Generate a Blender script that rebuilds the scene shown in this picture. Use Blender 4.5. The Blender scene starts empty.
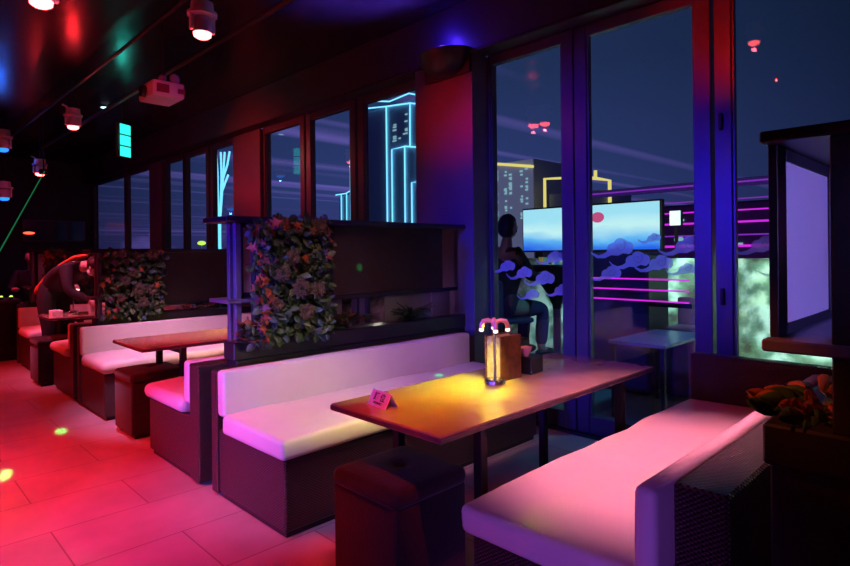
import bpy, bmesh, math, random
from mathutils import Vector, Matrix, noise
random.seed(7)
S = bpy.context.scene
COL = S.collection
PI = math.pi

# ---------------------------------------------------------------- camera
cam_d = bpy.data.cameras.new('camera'); cam = bpy.data.objects.new('camera', cam_d); COL.objects.link(cam)
cam_d.sensor_width = 36.0; cam_d.sensor_fit = 'HORIZONTAL'
cam_d.lens = 578.4/850*36
cam_d.shift_y = -(283-252.2)/850
cam_d.clip_end = 2000
cam.location = (0, 0, 1.3)
cam.rotation_euler = (Matrix.Rotation(-math.radians(44.45), 4, 'Z') @ Matrix.Rotation(PI/2, 4, 'X') @ Matrix.Rotation(-math.radians(0.6), 4, 'Z')).to_euler()
S.camera = cam
S.view_settings.view_transform = 'Standard'; S.view_settings.look = 'None'
S.view_settings.gamma = 1; S.view_settings.use_curve_mapping = False
S.view_settings.exposure = 0.0

# ---------------------------------------------------------------- night sky with fanned violet light streaks painted in
W = bpy.data.worlds.new('night_sky'); S.world = W; W.use_nodes = True
nt = W.node_tree; N = nt.nodes; L = nt.links; N.clear()
def wn(t, **k):
    n = N.new(t)
    for a, b in k.items(): setattr(n, a, b)
    return n
tc = wn('ShaderNodeTexCoord'); sep = wn('ShaderNodeSeparateXYZ'); L.new(tc.outputs['Generated'], sep.inputs[0])
ramp = wn('ShaderNodeValToRGB'); L.new(sep.outputs['Z'], ramp.inputs[0])
cr = ramp.color_ramp
cr.elements[0].position = 0.0; cr.elements[0].color = (.030, .028, .13, 1)
cr.elements[1].position = 1.0; cr.elements[1].color = (.004, .008, .03, 1)
e = cr.elements.new(.10); e.color = (.022, .035, .13, 1)
e = cr.elements.new(.30); e.color = (.012, .024, .075, 1)
mx = wn('ShaderNodeMath', operation='MAXIMUM'); mx.inputs[1].default_value = .03; L.new(sep.outputs['Z'], mx.inputs[0])
dv = wn('ShaderNodeVectorMath', operation='DIVIDE'); cb = wn('ShaderNodeCombineXYZ')
for i in range(3): L.new(mx.outputs[0], cb.inputs[i])
L.new(tc.outputs['Generated'], dv.inputs[0]); L.new(cb.outputs[0], dv.inputs[1])
mp = wn('ShaderNodeMapping'); mp.inputs['Rotation'].default_value = (0, 0, math.radians(-62)); mp.inputs['Scale'].default_value = (.035, 1.5, 1)
L.new(dv.outputs[0], mp.inputs[0])
nz = wn('ShaderNodeTexNoise'); nz.inputs['Scale'].default_value = 1.3; nz.inputs['Detail'].default_value = 1.5; L.new(mp.outputs[0], nz.inputs[0])
r2 = wn('ShaderNodeValToRGB'); L.new(nz.outputs[0], r2.inputs[0])
r2.color_ramp.elements[0].position = .52; r2.color_ramp.elements[0].color = (0, 0, 0, 1)
r2.color_ramp.elements[1].position = .75; r2.color_ramp.elements[1].color = (.09, .05, .22, 1)
ad = wn('ShaderNodeMixRGB', blend_type='ADD'); ad.inputs[0].default_value = 1
L.new(ramp.outputs[0], ad.inputs[1]); L.new(r2.outputs[0], ad.inputs[2])
dt_ = wn('ShaderNodeVectorMath', operation='DOT_PRODUCT'); dt_.inputs[1].default_value = (.69, .70, .18); L.new(tc.outputs['Generated'], dt_.inputs[0])
mr_ = wn('ShaderNodeMapRange'); mr_.inputs[1].default_value = .80; mr_.inputs[2].default_value = .995; mr_.inputs[3].default_value = .55; mr_.inputs[4].default_value = 1.5; L.new(dt_.outputs['Value'], mr_.inputs[0])
bg = wn('ShaderNodeBackground'); L.new(mr_.outputs[0], bg.inputs[1]); L.new(ad.outputs[0], bg.inputs[0])
ow = wn('ShaderNodeOutputWorld'); L.new(bg.outputs[0], ow.inputs[0])

# ---------------------------------------------------------------- room lights (unseen spots added for the colour washes, some set low)
def spot(name, loc, tgt, col, power, size, blend=.6, rad=.05):
    d = bpy.data.lights.new(name, 'SPOT'); d.color = col; d.energy = power; d.spot_size = math.radians(size); d.spot_blend = blend; d.shadow_soft_size = rad
    o = bpy.data.objects.new(name, d); COL.objects.link(o); o.location = loc
    o.rotation_euler = (Vector(tgt)-Vector(loc)).to_track_quat('-Z', 'Y').to_euler(); return o
def point(name, loc, col, power, rad=.04):
    d = bpy.data.lights.new(name, 'POINT'); d.color = col; d.energy = power; d.shadow_soft_size = rad
    o = bpy.data.objects.new(name, d); COL.objects.link(o); o.location = loc; return o

RED = (1, .02, .04); PINK = (1, .30, .42); VIO = (.30, .12, 1); BLUE = (.04, .03, 1)
spot('aisle_red_spot', (-1.6, 3.6, 3.1), (-.2, 3.5, 0), (1, .006, .022), 1150, 70, .9, .10)
spot('aisle_far_red_spot', (-1.0, 8.6, 3.0), (.2, 7.0, 0), (1, .012, .012), 500, 80, .9, .1)
spot('aisle_pink_spot', (-.9, 3.2, 3.1), (.0, 3.7, 0), (1, .10, .22), 190, 46, 1, .15)
spot('bench_pink_spot', (1.85, 1.55, 3.1), (2.25, .98, .46), (1, .26, .38), 520, 36, .9, .05)
spot('bench_far_pink_spot', (1.0, 1.0, 3.1), (2.3, 2.75, .5), (1, .36, .40), 170, 40, .9, .06)
spot('middle_booth_pink_spot', (1.1, 4.3, 3.1), (2.05, 4.95, .5), (1, .36, .85), 430, 44, .9, .06)
spot('back_booth_pink_spot', (.9, 6.8, 3.1), (2.0, 7.2, .5), (1, .14, .34), 380, 48, .9, .06)
spot('stage_violet_spot', (-3.2, 1.9, .8), (1.4, 3.0, .42), (.20, .11, 1), 1000, 26, .9, .06)
spot('bench_violet_spot', (-2.0, -.4, 1.0), (1.5, 1.1, .40), (.36, .10, 1), 190, 24, .9, .08)
spot('bench_top_violet_spot', (.2, 1.6, 3.1), (1.7, 2.8, .45), (.62, .34, 1), 190, 32, .9, .08)
spot('stage_blue_spot', (-3.0, 2.5, 2.05), (3.65, 2.3, 1.35), (.025, .014, 1), 2100, 27, .9, .08)
spot('window_red_spot', (1.66, 3.80, 2.66), (3.5, 3.22, 2.38), (1, .005, .005), 110, 30, 1, .008)
spot('window_red_spot', (2.2, 1.30, 2.62), (3.65, 1.26, 2.62), (1, .005, .005), 70, 40, 1, .008)
spot('window_red_spot', (1.74, 7.3, 2.66), (3.6, 6.6, 2.4), (1, .005, .005), 150, 60, 1, .008)
spot('divider_violet_spot', (.9, -1.5, 1.45), (1.9, .4, 1.3), (.30, .24, 1), 190, 24, .8, .06)
spot('table_red_spot', (.9, .6, 3.1), (1.55, 1.65, .68), (1, .03, .01), 420, 17, 1, .05)
spot('middle_table_red_spot', (.5, 3.5, 3.1), (1.9, 4.35, .68), (1, .02, .012), 420, 22, 1, .05)
spot('stool_red_spot', (-.2, 3.2, 2.9), (1.5, 4.45, .25), (1, .03, .02), 240, 15, 1, .05)
spot('table_peach_spot', (2.1, .2, 3.1), (2.45, 1.62, .68), (1, .42, .30), 75, 24, 1, .05)
spot('planter_red_spot', (.5, 1.9, 2.5), (1.62, .36, .95), (1, .16, .04), 170, 9, .8, .04)
spot('ceiling_blue_spot', (2.9, 2.3, 2.3), (2.75, 3.2, 3.28), (.14, .05, 1), 1500, 44, .7, .05)

# ---------------------------------------------------------------- material helpers
MATS = {}
def srgb(r, g, b):
    f = lambda c: ((c/255+.055)/1.055)**2.4 if c > 10 else c/255/12.92
    return (f(r), f(g), f(b), 1)
def mat(name, col, rough=.5, metal=0, noise_amt=.15, nscale=12, bump=0, bscale=60, emit=None, estr=0, spec=.5, coat=0, sheen=0):
    m = bpy.data.materials.new(name); m.use_nodes = True; t = m.node_tree; n = t.nodes; b = n['Principled BSDF']
    b.inputs['Roughness'].default_value = rough; b.inputs['Metallic'].default_value = metal; b.inputs['Specular IOR Level'].default_value = spec
    b.inputs['Coat Weight'].default_value = coat; b.inputs['Sheen Weight'].default_value = sheen
    tcn = n.new('ShaderNodeTexCoord'); nn = n.new('ShaderNodeTexNoise'); nn.inputs['Scale'].default_value = nscale; nn.inputs['Detail'].default_value = 4
    t.links.new(tcn.outputs['Object'], nn.inputs[0])
    rp = n.new('ShaderNodeValToRGB'); t.links.new(nn.outputs[0], rp.inputs[0])
    c = Vector(col[:3]); lo = c*(1-noise_amt); hi = c*(1+noise_amt)
    rp.color_ramp.elements[0].position = .3; rp.color_ramp.elements[1].position = .7
    rp.color_ramp.elements[0].color = (*lo, 1); rp.color_ramp.elements[1].color = (min(hi[0], 1), min(hi[1], 1), min(hi[2], 1), 1)
    t.links.new(rp.outputs[0], b.inputs['Base Color'])
    if bump:
        n2 = n.new('ShaderNodeTexNoise'); n2.inputs['Scale'].default_value = bscale; n2.inputs['Detail'].default_value = 3; t.links.new(tcn.outputs['Object'], n2.inputs[0])
        bp = n.new('ShaderNodeBump'); bp.inputs['Strength'].default_value = bump; bp.inputs['Distance'].default_value = .01
        t.links.new(n2.outputs[0], bp.inputs['Height']); t.links.new(bp.outputs[0], b.inputs['Normal'])
    if emit: b.inputs['Emission Color'].default_value = (*emit[:3], 1); b.inputs['Emission Strength'].default_value = estr
    MATS[name] = m; return m
def emis(name, col, s):
    m = bpy.data.materials.new(name); m.use_nodes = True; t = m.node_tree; t.nodes.clear()
    e = t.nodes.new('ShaderNodeEmission'); e.inputs[0].default_value = (*col[:3], 1); e.inputs[1].default_value = s
    o = t.nodes.new('ShaderNodeOutputMaterial'); t.links.new(e.outputs[0], o.inputs[0]); return m

M_ceiling = mat('ceiling_paint', (.015, .014, .015), .24, noise_amt=.3, bump=.05, bscale=3, spec=.22)
M_wall = mat('dark_wall_paint', (.020, .018, .022), .6)
M_column = mat('column_panel', (.085, .08, .11), .36, noise_amt=.06, nscale=3)
M_header = mat('header_panel', (.022, .020, .036), .5, noise_amt=.08, nscale=3)
M_frame = mat('window_frame_metal', (.060, .058, .085), .34, metal=.1, noise_amt=.06)
M_cushion = mat('cream_vinyl', (.78, .72, .68), .48, noise_amt=.04, nscale=5, bump=.28, bscale=9)
M_pipe = mat('black_steel', (.010, .010, .012), .55, metal=.2)
M_black = mat('black_lacquer', (.012, .012, .016), .38, noise_amt=.2)
M_divider = mat('dark_divider_wood', (.018, .017, .026), .42, noise_amt=.2)
M_post = mat('blue_black_post', (.12, .11, .18), .40, noise_amt=.1)
M_brown = mat('brown_screen_panel', (.030, .020, .017), .75, noise_amt=.15, bump=.2, bscale=200)
M_stool = mat('dark_suede', (.009, .005, .006), .75, noise_amt=.2, bump=.2, bscale=80, sheen=.2)
M_white = mat('white_plastic', (.75, .73, .76), .35, noise_amt=.03)
M_card = mat('white_card', (.82, .80, .84), .6, noise_amt=.02)
M_ink = mat('black_ink', (.01, .01, .012), .6)
M_chrome = mat('brushed_steel', (.7, .68, .7), .25, metal=1, noise_amt=.05)
M_skin = mat('skin', (.62, .38, .30), .5, noise_amt=.05)
M_hair = mat('black_hair', (.012, .010, .010), .45)
M_shirt = mat('black_shirt', (.013, .012, .015), .8, noise_amt=.2)
M_orange = mat('orange_red_fabric', (.62, .10, .03), .8, noise_amt=.2)
M_denim = mat('dark_blue_fabric', (.035, .045, .12), .8)
M_page = mat('paper_pages', (.55, .45, .22), .7, noise_amt=.25, nscale=40)
M_bark = mat('brown_wood', (.13, .045, .02), .45, noise_amt=.5, nscale=25)
M_tissue = mat('pink_tissue', (.85, .4, .5), .8)
M_leaf = [mat('leaf_green', (.03, .085, .022), .55, noise_amt=.5, nscale=20), mat('leaf_pale_green', (.085, .15, .05), .55, noise_amt=.4, nscale=20),
          mat('leaf_orange', (.30, .08, .015), .55, noise_amt=.4, nscale=20), mat('leaf_blue_green', (.05, .12, .14), .5, noise_amt=.4, nscale=20),
          mat('leaf_purple', (.10, .03, .05), .5, noise_amt=.4, nscale=20)]
M_petal = mat('dusty_petals', (.085, .075, .04), .7, noise_amt=.4, nscale=20)
M_rock = mat('pale_rough_stone', (.20, .23, .18), .8, noise_amt=.8, nscale=3.5, bump=.8, bscale=6)
_r = [n for n in M_rock.node_tree.nodes if n.type == 'VALTORGB'][0].color_ramp
_r.elements[0].position = .38; _r.elements[0].color = (.030, .022, .018, 1); _r.elements[1].position = .62; _r.elements[1].color = (.42, .46, .38, 1)
_e = _r.elements.new(.5); _e.color = (.10, .15, .10, 1)
M_tfloor = mat('terrace_tile', (.12, .15, .15), .4, noise_amt=.2, nscale=4)
M_tower = mat('tower_concrete', (.45, .50, .75), .8)
M_outtable = mat('outdoor_table_top', (.10, .10, .22), .35)

def floor_mat():
    m = bpy.data.materials.new('stone_floor_tiles'); m.use_nodes = True; t = m.node_tree; n = t.nodes; b = n['Principled BSDF']; l = t.links
    tcn = n.new('ShaderNodeTexCoord'); mpp = n.new('ShaderNodeMapping'); l.new(tcn.outputs['Object'], mpp.inputs[0])
    mpp.inputs['Location'].default_value = (-.20, -.11+.0, 0)
    br = n.new('ShaderNodeTexBrick'); l.new(mpp.outputs[0], br.inputs[0]); br.offset = .5
    br.inputs['Scale'].default_value = 1; br.inputs['Brick Width'].default_value = .88; br.inputs['Row Height'].default_value = .44; br.inputs['Mortar Size'].default_value = .004
    br.inputs['Mortar Smooth'].default_value = .2; br.inputs['Bias'].default_value = 0
    br.inputs['Color1'].default_value = (.50, .44, .45, 1); br.inputs['Color2'].default_value = (.44, .38, .39, 1); br.inputs['Mortar'].default_value = (.24, .18, .18, 1)
    nn = n.new('ShaderNodeTexNoise'); nn.inputs['Scale'].default_value = 3.5; nn.inputs['Detail'].default_value = 6; l.new(tcn.outputs['Object'], nn.inputs[0])
    mr = n.new('ShaderNodeMapRange'); mr.inputs[1].default_value = .3; mr.inputs[2].default_value = .7; mr.inputs[3].default_value = .8; mr.inputs[4].default_value = 1.1; l.new(nn.outputs[0], mr.inputs[0])
    mm = n.new('ShaderNodeMixRGB'); mm.blend_type = 'MULTIPLY'; mm.inputs[0].default_value = 1; l.new(br.outputs[0], mm.inputs[1]); l.new(mr.outputs[0], mm.inputs[2])
    l.new(mm.outputs[0], b.inputs['Base Color'])
    mr2 = n.new('ShaderNodeMapRange'); mr2.inputs[3].default_value = .30; mr2.inputs[4].default_value = .45; l.new(nn.outputs[0], mr2.inputs[0]); l.new(mr2.outputs[0], b.inputs['Roughness'])
    bp = n.new('ShaderNodeBump'); bp.inputs['Strength'].default_value = .25; bp.inputs['Distance'].default_value = .004; bp.invert = True
    l.new(br.outputs['Fac'], bp.inputs['Height']); l.new(bp.outputs[0], b.inputs['Normal']); return m
M_floor = floor_mat()

def wicker_mat():
    m = bpy.data.materials.new('woven_wicker'); m.use_nodes = True; t = m.node_tree; n = t.nodes; b = n['Principled BSDF']; l = t.links
    uv = n.new('ShaderNodeUVMap')
    sp = n.new('ShaderNodeSeparateXYZ'); l.new(uv.outputs[0], sp.inputs[0])
    def sn(out, p, ph=0):
        a = n.new('ShaderNodeMath'); a.operation = 'MULTIPLY_ADD'; a.inputs[1].default_value = 2*PI/p; a.inputs[2].default_value = ph; l.new(out, a.inputs[0])
        c = n.new('ShaderNodeMath'); c.operation = 'SINE'; l.new(a.outputs[0], c.inputs[0]); return c.outputs[0]
    def op(o, a, b_=None):
        c = n.new('ShaderNodeMath'); c.operation = o; l.new(a, c.inputs[0])
        if b_ is not None: l.new(b_, c.inputs[1])
        return c.outputs[0]
    w1 = op('ABSOLUTE', op('MULTIPLY', sn(sp.outputs['X'], .038), sn(sp.outputs['Y'], .026)))
    w2 = op('ABSOLUTE', op('MULTIPLY', sn(sp.outputs['X'], .038, PI/2), sn(sp.outputs['Y'], .026, PI/2)))
    h = op('MAXIMUM', w1, w2)
    rp = n.new('ShaderNodeValToRGB'); l.new(h, rp.inputs[0]); rp.color_ramp.elements[0].position = .35; rp.color_ramp.elements[0].color = (.002, .0012, .0015, 1)
    rp.color_ramp.elements[1].position = .95; rp.color_ramp.elements[1].color = (.10, .045, .038, 1)
    l.new(rp.outputs[0], b.inputs['Base Color']); b.inputs['Roughness'].default_value = .36
    bp = n.new('ShaderNodeBump'); bp.inputs['Strength'].default_value = .9; bp.inputs['Distance'].default_value = .006
    l.new(h, bp.inputs['Height']); l.new(bp.outputs[0], b.inputs['Normal']); return m
M_wicker = wicker_mat()

def table_mat():
    m = mat('table_veneer', (.42, .31, .22), .24, noise_amt=.12, nscale=6, coat=.7)
    m.node_tree.nodes['Principled BSDF'].inputs['Coat Roughness'].default_value = .07
    return m
M_table = table_mat()
M_tedge = mat('table_edge_band', (.10, .05, .06), .4)

def glass_mat():
    m = bpy.data.materials.new('window_glass'); m.use_nodes = True; t = m.node_tree; n = t.nodes; n.clear(); l = t.links
    g = n.new('ShaderNodeNewGeometry'); dt = n.new('ShaderNodeVectorMath'); dt.operation = 'DOT_PRODUCT'
    l.new(g.outputs['Normal'], dt.inputs[0]); l.new(g.outputs['Incoming'], dt.inputs[1])
    ab = n.new('ShaderNodeMath'); ab.operation = 'ABSOLUTE'; l.new(dt.outputs['Value'], ab.inputs[0])
    om = n.new('ShaderNodeMath'); om.operation = 'SUBTRACT'; om.inputs[0].default_value = 1; l.new(ab.outputs[0], om.inputs[1])
    pw = n.new('ShaderNodeMath'); pw.operation = 'POWER'; pw.inputs[1].default_value = 5; l.new(om.outputs[0], pw.inputs[0])
    ml = n.new('ShaderNodeMath'); ml.operation = 'MULTIPLY_ADD'; ml.inputs[1].default_value = .95; ml.inputs[2].default_value = .045; l.new(pw.outputs[0], ml.inputs[0])
    tr = n.new('ShaderNodeBsdfTransparent'); tr.inputs[0].default_value = (.92, .95, .96, 1); gl = n.new('ShaderNodeBsdfGlossy'); gl.inputs['Roughness'].default_value = .01
    mxs = n.new('ShaderNodeMixShader'); l.new(ml.outputs[0], mxs.inputs[0]); l.new(tr.outputs[0], mxs.inputs[1]); l.new(gl.outputs[0], mxs.inputs[2])
    o = n.new('ShaderNodeOutputMaterial'); l.new(mxs.outputs[0], o.inputs[0]); return m
M_glass = glass_mat()
def film_mat(name, col, mixf, emit=None):
    m = bpy.data.materials.new(name); m.use_nodes = True; t = m.node_tree; n = t.nodes; n.clear(); l = t.links
    tr = n.new('ShaderNodeBsdfTransparent'); df = n.new('ShaderNodeBsdfDiffuse'); df.inputs[0].default_value = col
    tl = n.new('ShaderNodeBsdfTranslucent'); tl.inputs[0].default_value = col
    a = n.new('ShaderNodeMixShader'); a.inputs[0].default_value = .5; l.new(df.outputs[0], a.inputs[1]); l.new(tl.outputs[0], a.inputs[2])
    b = n.new('ShaderNodeMixShader'); b.inputs[0].default_value = mixf; l.new(tr.outputs[0], b.inputs[1]); l.new(a.outputs[0], b.inputs[2])
    o = n.new('ShaderNodeOutputMaterial'); l.new(b.outputs[0], o.inputs[0]); return m
M_decal = film_mat('frosted_cloud_film', (.80, .85, .90, 1), .42)
M_decal_line = film_mat('clear_cut_line', (.2, .25, .35, 1), .7)
M_frost = film_mat('frosted_acrylic', (.72, .70, .80, 1), .96)

M_slot = film_mat('smoked_acrylic', (.22, .23, .26, 1), .97)
def screen_mat():
    m = bpy.data.materials.new('led_screen_picture'); m.use_nodes = True; t = m.node_tree; n = t.nodes; n.clear(); l = t.links
    tcn = n.new('ShaderNodeTexCoord'); sp = n.new('ShaderNodeSeparateXYZ'); l.new(tcn.outputs['Generated'], sp.inputs[0])
    nn = n.new('ShaderNodeTexNoise'); nn.inputs['Scale'].default_value = 2.2; nn.inputs['Detail'].default_value = 3; l.new(tcn.outputs['Generated'], nn.inputs[0])
    m1 = n.new('ShaderNodeMath'); m1.operation = 'MULTIPLY_ADD'; m1.inputs[1].default_value = .5; l.new(nn.outputs[0], m1.inputs[0]); l.new(sp.outputs['Z'], m1.inputs[2])
    rp = n.new('ShaderNodeValToRGB'); l.new(m1.outputs[0], rp.inputs[0]); c = rp.color_ramp
    c.elements[0].position = .25; c.elements[0].color = (.02, .12, .75, 1); c.elements[1].position = 1.2 if False else 1.0; c.elements[1].color = (.35, .72, .85, 1)
    e1 = c.elements.new(.5); e1.color = (.12, .45, .85, 1); e2 = c.elements.new(.75); e2.color = (.55, .85, .85, 1)
    e = n.new('ShaderNodeEmission'); e.inputs[1].default_value = 1.25; l.new(rp.outputs[0], e.inputs[0])
    o = n.new('ShaderNodeOutputMaterial'); l.new(e.outputs[0], o.inputs[0]); return m
M_screen = screen_mat()
M_neon_c = emis('cyan_neon', (.20, .72, 1), 1.7)
M_neon_y = emis('yellow_neon', (.95, .78, .22), 1.0)
M_neon_m = emis('magenta_led', (.55, .02, .62), 1.5)
M_neon_m2 = emis('dim_violet_led', (.22, .03, .45), 1.1)
M_winlit = emis('lit_tower_windows', (.35, .65, .75), .7)
M_lamp_red = emis('red_lamp_lens', (1, .10, .10), 14)
M_lamp_blue = emis('blue_lamp_lens', (.02, .20, 1), 2.0)
M_exit = emis('exit_sign_glow', (.03, .75, .62), 1.6)
M_laser = emis('green_laser_light', (.01, .20, .07), .7)
M_back = emis('acrylic_added_glow', (.11, .11, .16), 1)  # acrylic with its glow put into emission
M_warm = emis('warm_lamp_tip', (1, .55, .50), 2.5)
M_spotw = emis('small_white_light', (.7, .95, 1), 2.5)
M_yel = emis('yellow_green_light', (.6, .9, .12), 1.5)

# ---------------------------------------------------------------- mesh helpers
class MB:
    def __init__(s): s.bm = bmesh.new(); s.uv = s.bm.loops.layers.uv.new('UVMap'); s.mi = 0
    def _uv(s, faces):
        for f in faces:
            n = f.normal; a = max(range(3), key=lambda i: abs(n[i]))
            for lp in f.loops:
                c = lp.vert.co; lp[s.uv].uv = (c.y, c.z) if a == 0 else ((c.x, c.z) if a == 1 else (c.y, c.x))
    def box(s, x0, x1, y0, y1, z0, z1, bev=.004, seg=1, cuts=0, wob=0, mi=0):
        t = bmesh.new(); bmesh.ops.create_cube(t, size=1)
        for v in t.verts: v.co = Vector(((x0+x1)/2+v.co.x*(x1-x0), (y0+y1)/2+v.co.y*(y1-y0), (z0+z1)/2+v.co.z*(z1-z0)))
        if bev: bmesh.ops.bevel(t, geom=t.edges[:], offset=min(bev, .45*min(x1-x0, y1-y0, z1-z0)), segments=seg, affect='EDGES', profile=.5)
        if cuts:
            big = [f for f in t.faces if f.calc_area() > .01]
            es = list({e for f in big for e in f.edges if e.calc_length() > .25})
            bmesh.ops.subdivide_edges(t, edges=es, cuts=cuts, use_grid_fill=True)
        if wob:
            for v in t.verts:
                d = noise.noise_vector(v.co*5.0); v.co += d*wob
        s.merge(t, mi)
        return s
    def merge(s, t, mi=0):
        t.normal_update(); mp_ = {}
        for v in t.verts: mp_[v] = s.bm.verts.new(v.co)
        fs = []
        for f in t.faces:
            try: g = s.bm.faces.new([mp_[v] for v in f.verts])
            except ValueError: continue
            g.material_index = mi; fs.append(g)
        s.bm.normal_update(); s._uv(fs); t.free()
    def tube(s, pts, r, n=10, cap=True, mi=0):
        pts = [Vector(p) for p in pts]; rs = r if isinstance(r, (list, tuple)) else [r]*len(pts)
        t = bmesh.new(); rings = []
        for i, p in enumerate(pts):
            d = (pts[min(i+1, len(pts)-1)]-pts[max(i-1, 0)]).normalized()
            a = d.orthogonal().normalized() if i == 0 else (pa - d*pa.dot(d)).normalized()
            pa = a; b = d.cross(a)
            rings.append([t.verts.new(p+(a*math.cos(2*PI*k/n)+b*math.sin(2*PI*k/n))*rs[i]) for k in range(n)])
        for i in range(len(pts)-1):
            for k in range(n): t.faces.new([rings[i][k], rings[i][(k+1) % n], rings[i+1][(k+1) % n], rings[i+1][k]])
        if cap: t.faces.new(rings[0][::-1]); t.faces.new(rings[-1])
        s.merge(t, mi); return s
    def lathe(s, cx, cy, prof, n=24, mi=0):
        t = bmesh.new(); rings = []
        for r, z in prof: rings.append([t.verts.new((cx+max(r, .0005)*math.cos(2*PI*k/n), cy+max(r, .0005)*math.sin(2*PI*k/n), z)) for k in range(n)])
        for i in range(len(prof)-1):
            for k in range(n): t.faces.new([rings[i][k], rings[i][(k+1) % n], rings[i+1][(k+1) % n], rings[i+1][k]])
        t.faces.new(rings[0][::-1]); t.faces.new(rings[-1]); s.merge(t, mi); return s
    def ball(s, c, r, sc=(1, 1, 1), n=12, mi=0):
        t = bmesh.new(); bmesh.ops.create_uvsphere(t, u_segments=n, v_segments=max(6, n*2//3), radius=r)
        for v in t.verts: v.co = Vector(c)+Vector((v.co.x*sc[0], v.co.y*sc[1], v.co.z*sc[2]))
        s.merge(t, mi); return s
    def build(s, name, mats, parent=None, smooth=False, origin=None):
        bmesh.ops.recalc_face_normals(s.bm, faces=s.bm.faces[:])
        me = bpy.data.meshes.new(name)
        if origin is not None:
            for v in s.bm.verts: v.co -= Vector(origin)
        s.bm.to_mesh(me); s.bm.free()
        for m in (mats if isinstance(mats, list) else [mats]): me.materials.append(m)
        o = bpy.data.objects.new(name, me); COL.objects.link(o)
        if origin is not None: o.location = origin
        if parent: o.parent = parent
        if smooth:
            me.polygons.foreach_set('use_smooth', [True]*len(me.polygons))
            if smooth != 'all':
                me.set_sharp_from_angle(angle=math.radians(40))
        return o
def tag(o, label, cat, group=None, kind=None):
    o['label'] = label; o['category'] = cat
    if group: o['group'] = group
    if kind: o['kind'] = kind
    return o
def empty(name, loc, label=None, cat=None, group=None, rz=0):
    o = bpy.data.objects.new(name, None); COL.objects.link(o); o.location = loc; o.rotation_euler = (0, 0, rz); o.empty_display_size = .1
    if label: tag(o, label, cat, group)
    return o
def struct(name, mb, m, parent=None, smooth=False):
    o = mb.build(name, m, parent, smooth)
    if not parent: o['kind'] = 'structure'
    return o
def copy_tree(o, parent=None):
    c = o.copy(); COL.objects.link(c); c.parent = parent
    for ch in [x for x in bpy.data.objects if x.parent == o]: copy_tree(ch, c)
    return c

# ---------------------------------------------------------------- room shell
struct('floor', MB().box(-4, 3.76, -3, 14, -.12, 0, 0), M_floor)
struct('ceiling', MB().box(-4.1, 3.9, -3.1, 14.1, 3.28, 3.42, 0), M_ceiling)
struct('wall_left', MB().box(-4.1, -4, -3, 14, 0, 3.28, 0), M_wall)
struct('wall_back', MB().box(-4.1, 3.76, 14, 14.1, 0, 3.28, 0), M_wall)
struct('wall_front', MB().box(-4.1, 3.76, -3.1, -3, 0, 3.28, 0), M_wall)
# header above the windows, columns between window groups
struct('wall_right', MB().box(3.44, 3.62, -3, 14, 2.87, 3.28, .003).box(3.621, 3.76, -3, 14, 2.99, 3.28, 0), M_header)
struct('trim_1', MB().box(3.425, 3.45, -3, 14, 2.855, 2.88, .004), M_pipe)
struct('wall_column', MB().box(3.45, 3.76, 2.97, 3.62, 0, 2.869, .004), M_column)
struct('wall_pier', MB().box(3.60, 3.76, 6.60, 7.33, 0, 2.869, .006), M_column)
struct('wall_pillar', MB().box(3.60, 3.76, 9.9, 10.45, 0, 2.869, .006), M_column)

# windows: folding door leaves  (glass spans in Y)
def leaf_name(i): return 'window_%d' % i
spans = [(-1.55, -.80), (-.59, .16), (.37, 1.15), (1.36, 2.09), (2.29, 2.95), (3.72, 4.58), (4.81, 5.53), (5.75, 6.55), (7.38, 8.03), (8.27, 8.97), (9.11, 9.87), (10.5, 11.72), (11.9, 13.9)]
ztop = 2.80
windows = []
for i, (a, b) in enumerate(spans):
    ma = .095; m = MB()
    lo = a-ma if i not in (5, 8, 11) else a-.07
    hi = b+ma
    if i == 4: hi = 2.968
    if i == 7: hi = 6.598
    if i == 10: hi = 9.898
    m.box(3.64, 3.71, lo, a, .02, 2.985, .004); m.box(3.64, 3.71, b, hi, .02, 2.985, .004)
    m.box(3.645, 3.705, a, b, ztop, 2.985, .004); m.box(3.645, 3.705, a, b, .02, .14, .004)
    # glazing beads
    for y in (a+.006, b-.006): m.box(3.655, 3.695, y-.006, y+.006, .14, ztop, 0)
    w = struct(leaf_name(i+1), m, M_frame); windows.append(w)
    g = MB().box(3.674, 3.682, a+.001, b-.001, .141, ztop-.001, 0).build('glass_pane', M_glass, w)
    # door pull / hinge on the wide post
    if i == 2:
        for zz in (.97, 2.0): MB().box(3.618, 3.642, b+.046, b+.066, zz, zz+.10, .004).build('latch', M_pipe, w)
struct('trim_2', MB().box(3.60, 3.76, -3, 14, 0, .02, 0), M_pipe)

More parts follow.
